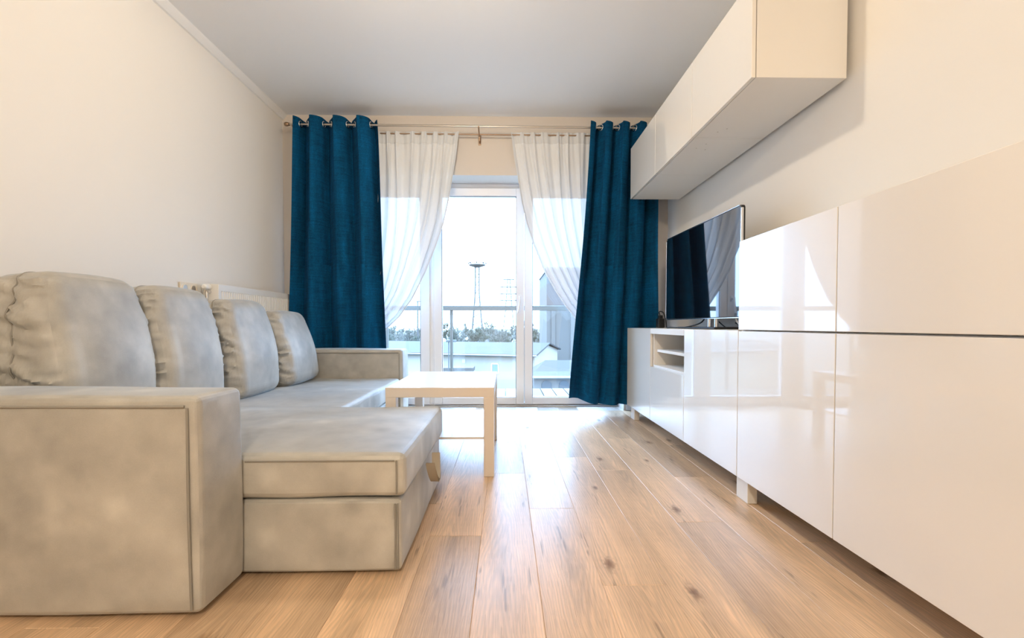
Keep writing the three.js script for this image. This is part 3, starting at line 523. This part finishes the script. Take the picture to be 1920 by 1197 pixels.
{
  const gal = std(0.06, 0.058, 0.054, 0.6), pale = std(0.07, 0.068, 0.06, 0.7);
  // floodlight mast
  const D = 150, S = D / 850, base = out(895, 600, D), t = thing('lighting_mast', 'tall lattice mast with a round lamp platform on top, left of the pylon', 'mast', [base.x, GY, base.z]);
  const top = EYE + (610 - 499) * S - GY, hw = (y) => lerp(1.75, 0.62, smooth(0, 0.75, y / top)), bars = [], rings = [];
  for (const [a, b] of [[-1, -1], [1, -1], [1, 1], [-1, 1]]) for (let k = 0; k < 8; k++) { const y0 = top * k / 8, y1 = top * (k + 1) / 8; mesh('leg', rod([a * hw(y0), y0, b * hw(y0)], [a * hw(y1), y1, b * hw(y1)], 0.21, 0.19, 6), pale, t); }
  for (let k = 1; k < 9; k++) { const y = top * k / 9.5, w = hw(y), y2 = top * (k + 0.5) / 9.5, w2 = hw(y2); for (const [a, b] of [[[-w, y, w], [w, y, w]], [[w, y, w], [w, y, -w]], [[-w, y, w], [-w, y, -w]], [[-w, y, w], [w2, y2, w2]]]) bars.push(rod(a, b, 0.11, 0.11, 5)); }
  mesh('brace', bars, pale, t);
  const pl = mesh('platform', new THREE.LatheGeometry([[0, 0], [0.9, -0.55], [2.6, 0.0], [2.75, 0.2], [2.6, 0.3], [0, 0.3]].map((p) => new THREE.Vector2(...p)), 32).translate(0, top, 0), gal, t);
  const rail = [new THREE.TorusGeometry(2.7, 0.05, 6, 40).rotateX(Math.PI / 2).translate(0, top + 1.1, 0)]; for (let k = 0; k < 16; k++) { const a = k / 16 * 2 * Math.PI; rail.push(rod([2.7 * Math.cos(a), top + 0.2, 2.7 * Math.sin(a)], [2.7 * Math.cos(a), top + 1.1, 2.7 * Math.sin(a)], 0.05, 0.05, 5)); }
  mesh('guard_rail', rail, gal, pl);
  for (let k = 0; k < 8; k++) { const a = k / 8 * 2 * Math.PI; mesh('floodlight', new THREE.CylinderGeometry(0.2, 0.28, 0.4, 10).rotateZ(1.1).rotateY(-a).translate(2.9 * Math.cos(a), top + 0.75, 2.9 * Math.sin(a)), gal, pl); }
  // power pylon
  const D2 = 220, S2 = D2 / 850, b2 = out(954, 600, D2), p = thing('power_pylon', 'distant steel power pylon with four cross arms beside the mast', 'pylon', [b2.x, GY, b2.z]);
  const tp = EYE + (610 - 521) * S2 - GY, w = (y) => lerp(3.2, 0.5, Math.pow(y / tp, 0.7)), br = [];
  for (const [a, c] of [[-1, -1], [1, -1], [1, 1], [-1, 1]]) for (let k = 0; k < 6; k++) { const y0 = tp * k / 6, y1 = tp * (k + 1) / 6; mesh('leg', rod([a * w(y0), y0, c * w(y0)], [a * w(y1), y1, c * w(y1)], 0.19, 0.17, 5), pale, p); }
  for (let k = 0; k < 12; k++) { const y = tp * k / 12, y2 = tp * (k + 1) / 12, a = w(y), c = w(y2); br.push(rod([-a, y, a], [c, y2, c], 0.09, 0.09, 4), rod([a, y, a], [-c, y2, c], 0.09, 0.09, 4), rod([-a, y, a], [-c, y2, -c], 0.09, 0.09, 4), rod([a, y, a], [c, y2, -c], 0.09, 0.09, 4)); }
  mesh('brace', br, pale, p);
  for (const [py, half] of [[525, 2.8], [539, 4.4], [552, 4.6], [564, 4.6]]) { const y = EYE + (610 - py) * S2 - GY; mesh('cross_arm', [rod([-half, y, 0], [half, y, 0], 0.24, 0.24, 5), rod([-half, y, 0], [-0.5, y + 0.9, 0], 0.11, 0.11, 5), rod([half, y, 0], [0.5, y + 0.9, 0], 0.11, 0.11, 5)], pale, p); for (const s of [-1, 1]) mesh('insulator', rod([s * half * 0.95, y - 1.0, 0], [s * half * 0.95, y, 0], 0.09, 0.09, 6), gal, p); }
  // lamp posts
  const post = (px, pyTop, D, label, r) => { const q = out(px, pyTop, D), l = thing('lamp_post', label, 'lamp post', [q.x, GY, q.z]); mesh('pole', rod([0, 0, 0], [0, q.y - GY, 0], r, r * 0.7, 10), gal, l); mesh('lamp_head', span(-0.15, 0.45, q.y - GY - 0.05, q.y - GY + 0.08, -0.12, 0.12, 0.03, 2), gal, l); };
  post(841.5, 640, 27, 'thin grey post standing in the yard before the white building', 0.045);
  post(784, 566, 60, 'slim tall post rising above the trees, seen through the left pane', 0.12);
  post(845, 590, 70, 'far thin lamp post among the trees behind the balcony post', 0.09);
  // houses among the trees
  const house = (px, D, w, h, label, roofc) => { const q = out(px, 610, D), o = thing('distant_house', label, 'house', [q.x, GY, q.z]); mesh('wall', span(-w / 2, w / 2, 0, h, -3, 3, 0), std(0.17, 0.15, 0.125, 0.9), o);
    const s = new THREE.Shape([[-3.3, h], [3.3, h], [0, h + 1.3]].map((v) => new THREE.Vector2(...v))), g = new THREE.ExtrudeGeometry(s, { depth: w + 0.6, bevelEnabled: false }); g.rotateY(Math.PI / 2); g.translate(-w / 2 - 0.3, 0, 0); mesh('roof', g, roofc, o);
    for (let k = 0; k < 3; k++) mesh('window', span(-w / 2 + w * (k + 0.5) / 3 - 0.45, -w / 2 + w * (k + 0.5) / 3 + 0.45, h - 2, h - 0.8, 2.98, 3.04, 0), std(0.15, 0.17, 0.2, 0.2), o); };
  house(757, 100, 5, 2.6, 'small pale house beyond the yard, seen through the left pane', std(0.08, 0.065, 0.055, 0.9));
  house(920, 104, 9, 3.0, 'pale house half hidden by bare trees under the mast', std(0.08, 0.07, 0.06, 0.9));
  house(1012, 108, 7, 3.0, 'pale house among trees right of the pylon', std(0.08, 0.07, 0.06, 0.9));
}
{
  // bare winter trees: trunk, branches, twigs
  const bark = [std(0.095, 0.09, 0.065, 0.95), std(0.115, 0.105, 0.08, 0.95), std(0.08, 0.082, 0.055, 0.95)];
  function tree(h, dense) {
    const trunk = [], twig = []; trunk.push(rod([0, 0, 0], [0, h * 0.45, 0], 0.2, 0.13, 7));
    const grow = (p, dir, len, r, lvl) => {
      const e = p.clone().addScaledVector(dir, len); (lvl < 2 ? trunk : twig).push(rod(p.toArray(), e.toArray(), r, r * 0.6, lvl < 2 ? 5 : 3));
      if (lvl >= 4) return; const n = lvl < 3 ? dense : dense + 1;
      for (let k = 0; k < n; k++) { const q = p.clone().lerp(e, rr(0.45, 1)), d = dir.clone().add(V(rr(-1, 1), rr(-0.35, 0.8), rr(-1, 1)).multiplyScalar(0.8)).normalize(); grow(q, d, len * rr(0.5, 0.75), Math.max(r * 0.55, 0.032), lvl + 1); }
    };
    for (let k = 0; k < 6; k++) { const a = k / 6 * 2 * Math.PI + rr(-0.4, 0.4); grow(V(0, h * rr(0.15, 0.45), 0), V(Math.cos(a) * 0.8, rr(0.5, 1.3), Math.sin(a) * 0.8).normalize(), h * rr(0.22, 0.33), 0.09, 0); }
    return [merge(trunk), merge(twig)];
  }
  const kinds = [tree(6.2, 3), tree(6.2, 4), tree(5.2, 4)];
  const rows = [[49, 'nearest'], [55, 'second'], [62, 'third'], [69, 'fourth'], [77, 'fifth'], [86, 'farthest']], cols = ['seen in the left pane by the blue curtain', 'seen just beside the left window stile', 'left of the mast', 'between the mast and the pylon', 'by the pylon and the door handle', 'seen in the right pane'];
  let i = 0;
  rows.forEach(([D, row], r) => {
    [738, 792, 860, 912, 962, 1014].forEach((px0, c) => {
      const q = out(px0 + ((r * 29) % 50) - 22, 610, D), k = (r + c) % 3, low = r < 2 ? 0.74 : 1, s = (5.2 + (k === 0 ? 0.030 : 0.020) * D) / 7.0 * low * rr(0.92, 1.06);
      const t = thing('bare_tree', 'bare winter tree in the ' + row + ' row, ' + cols[c], 'tree', [q.x, GY, q.z], 'bare trees beyond the yard'); t.scale.set(s * 0.85, s, s * 0.85); t.rotation.y = i++ * 1.7;
      mesh('trunk', kinds[k][0], bark[(r + i) % 3], t); mesh('twigs', kinds[k][1], bark[(r + i) % 3], t);
    });
  });
}

renderer.render(scene, camera);
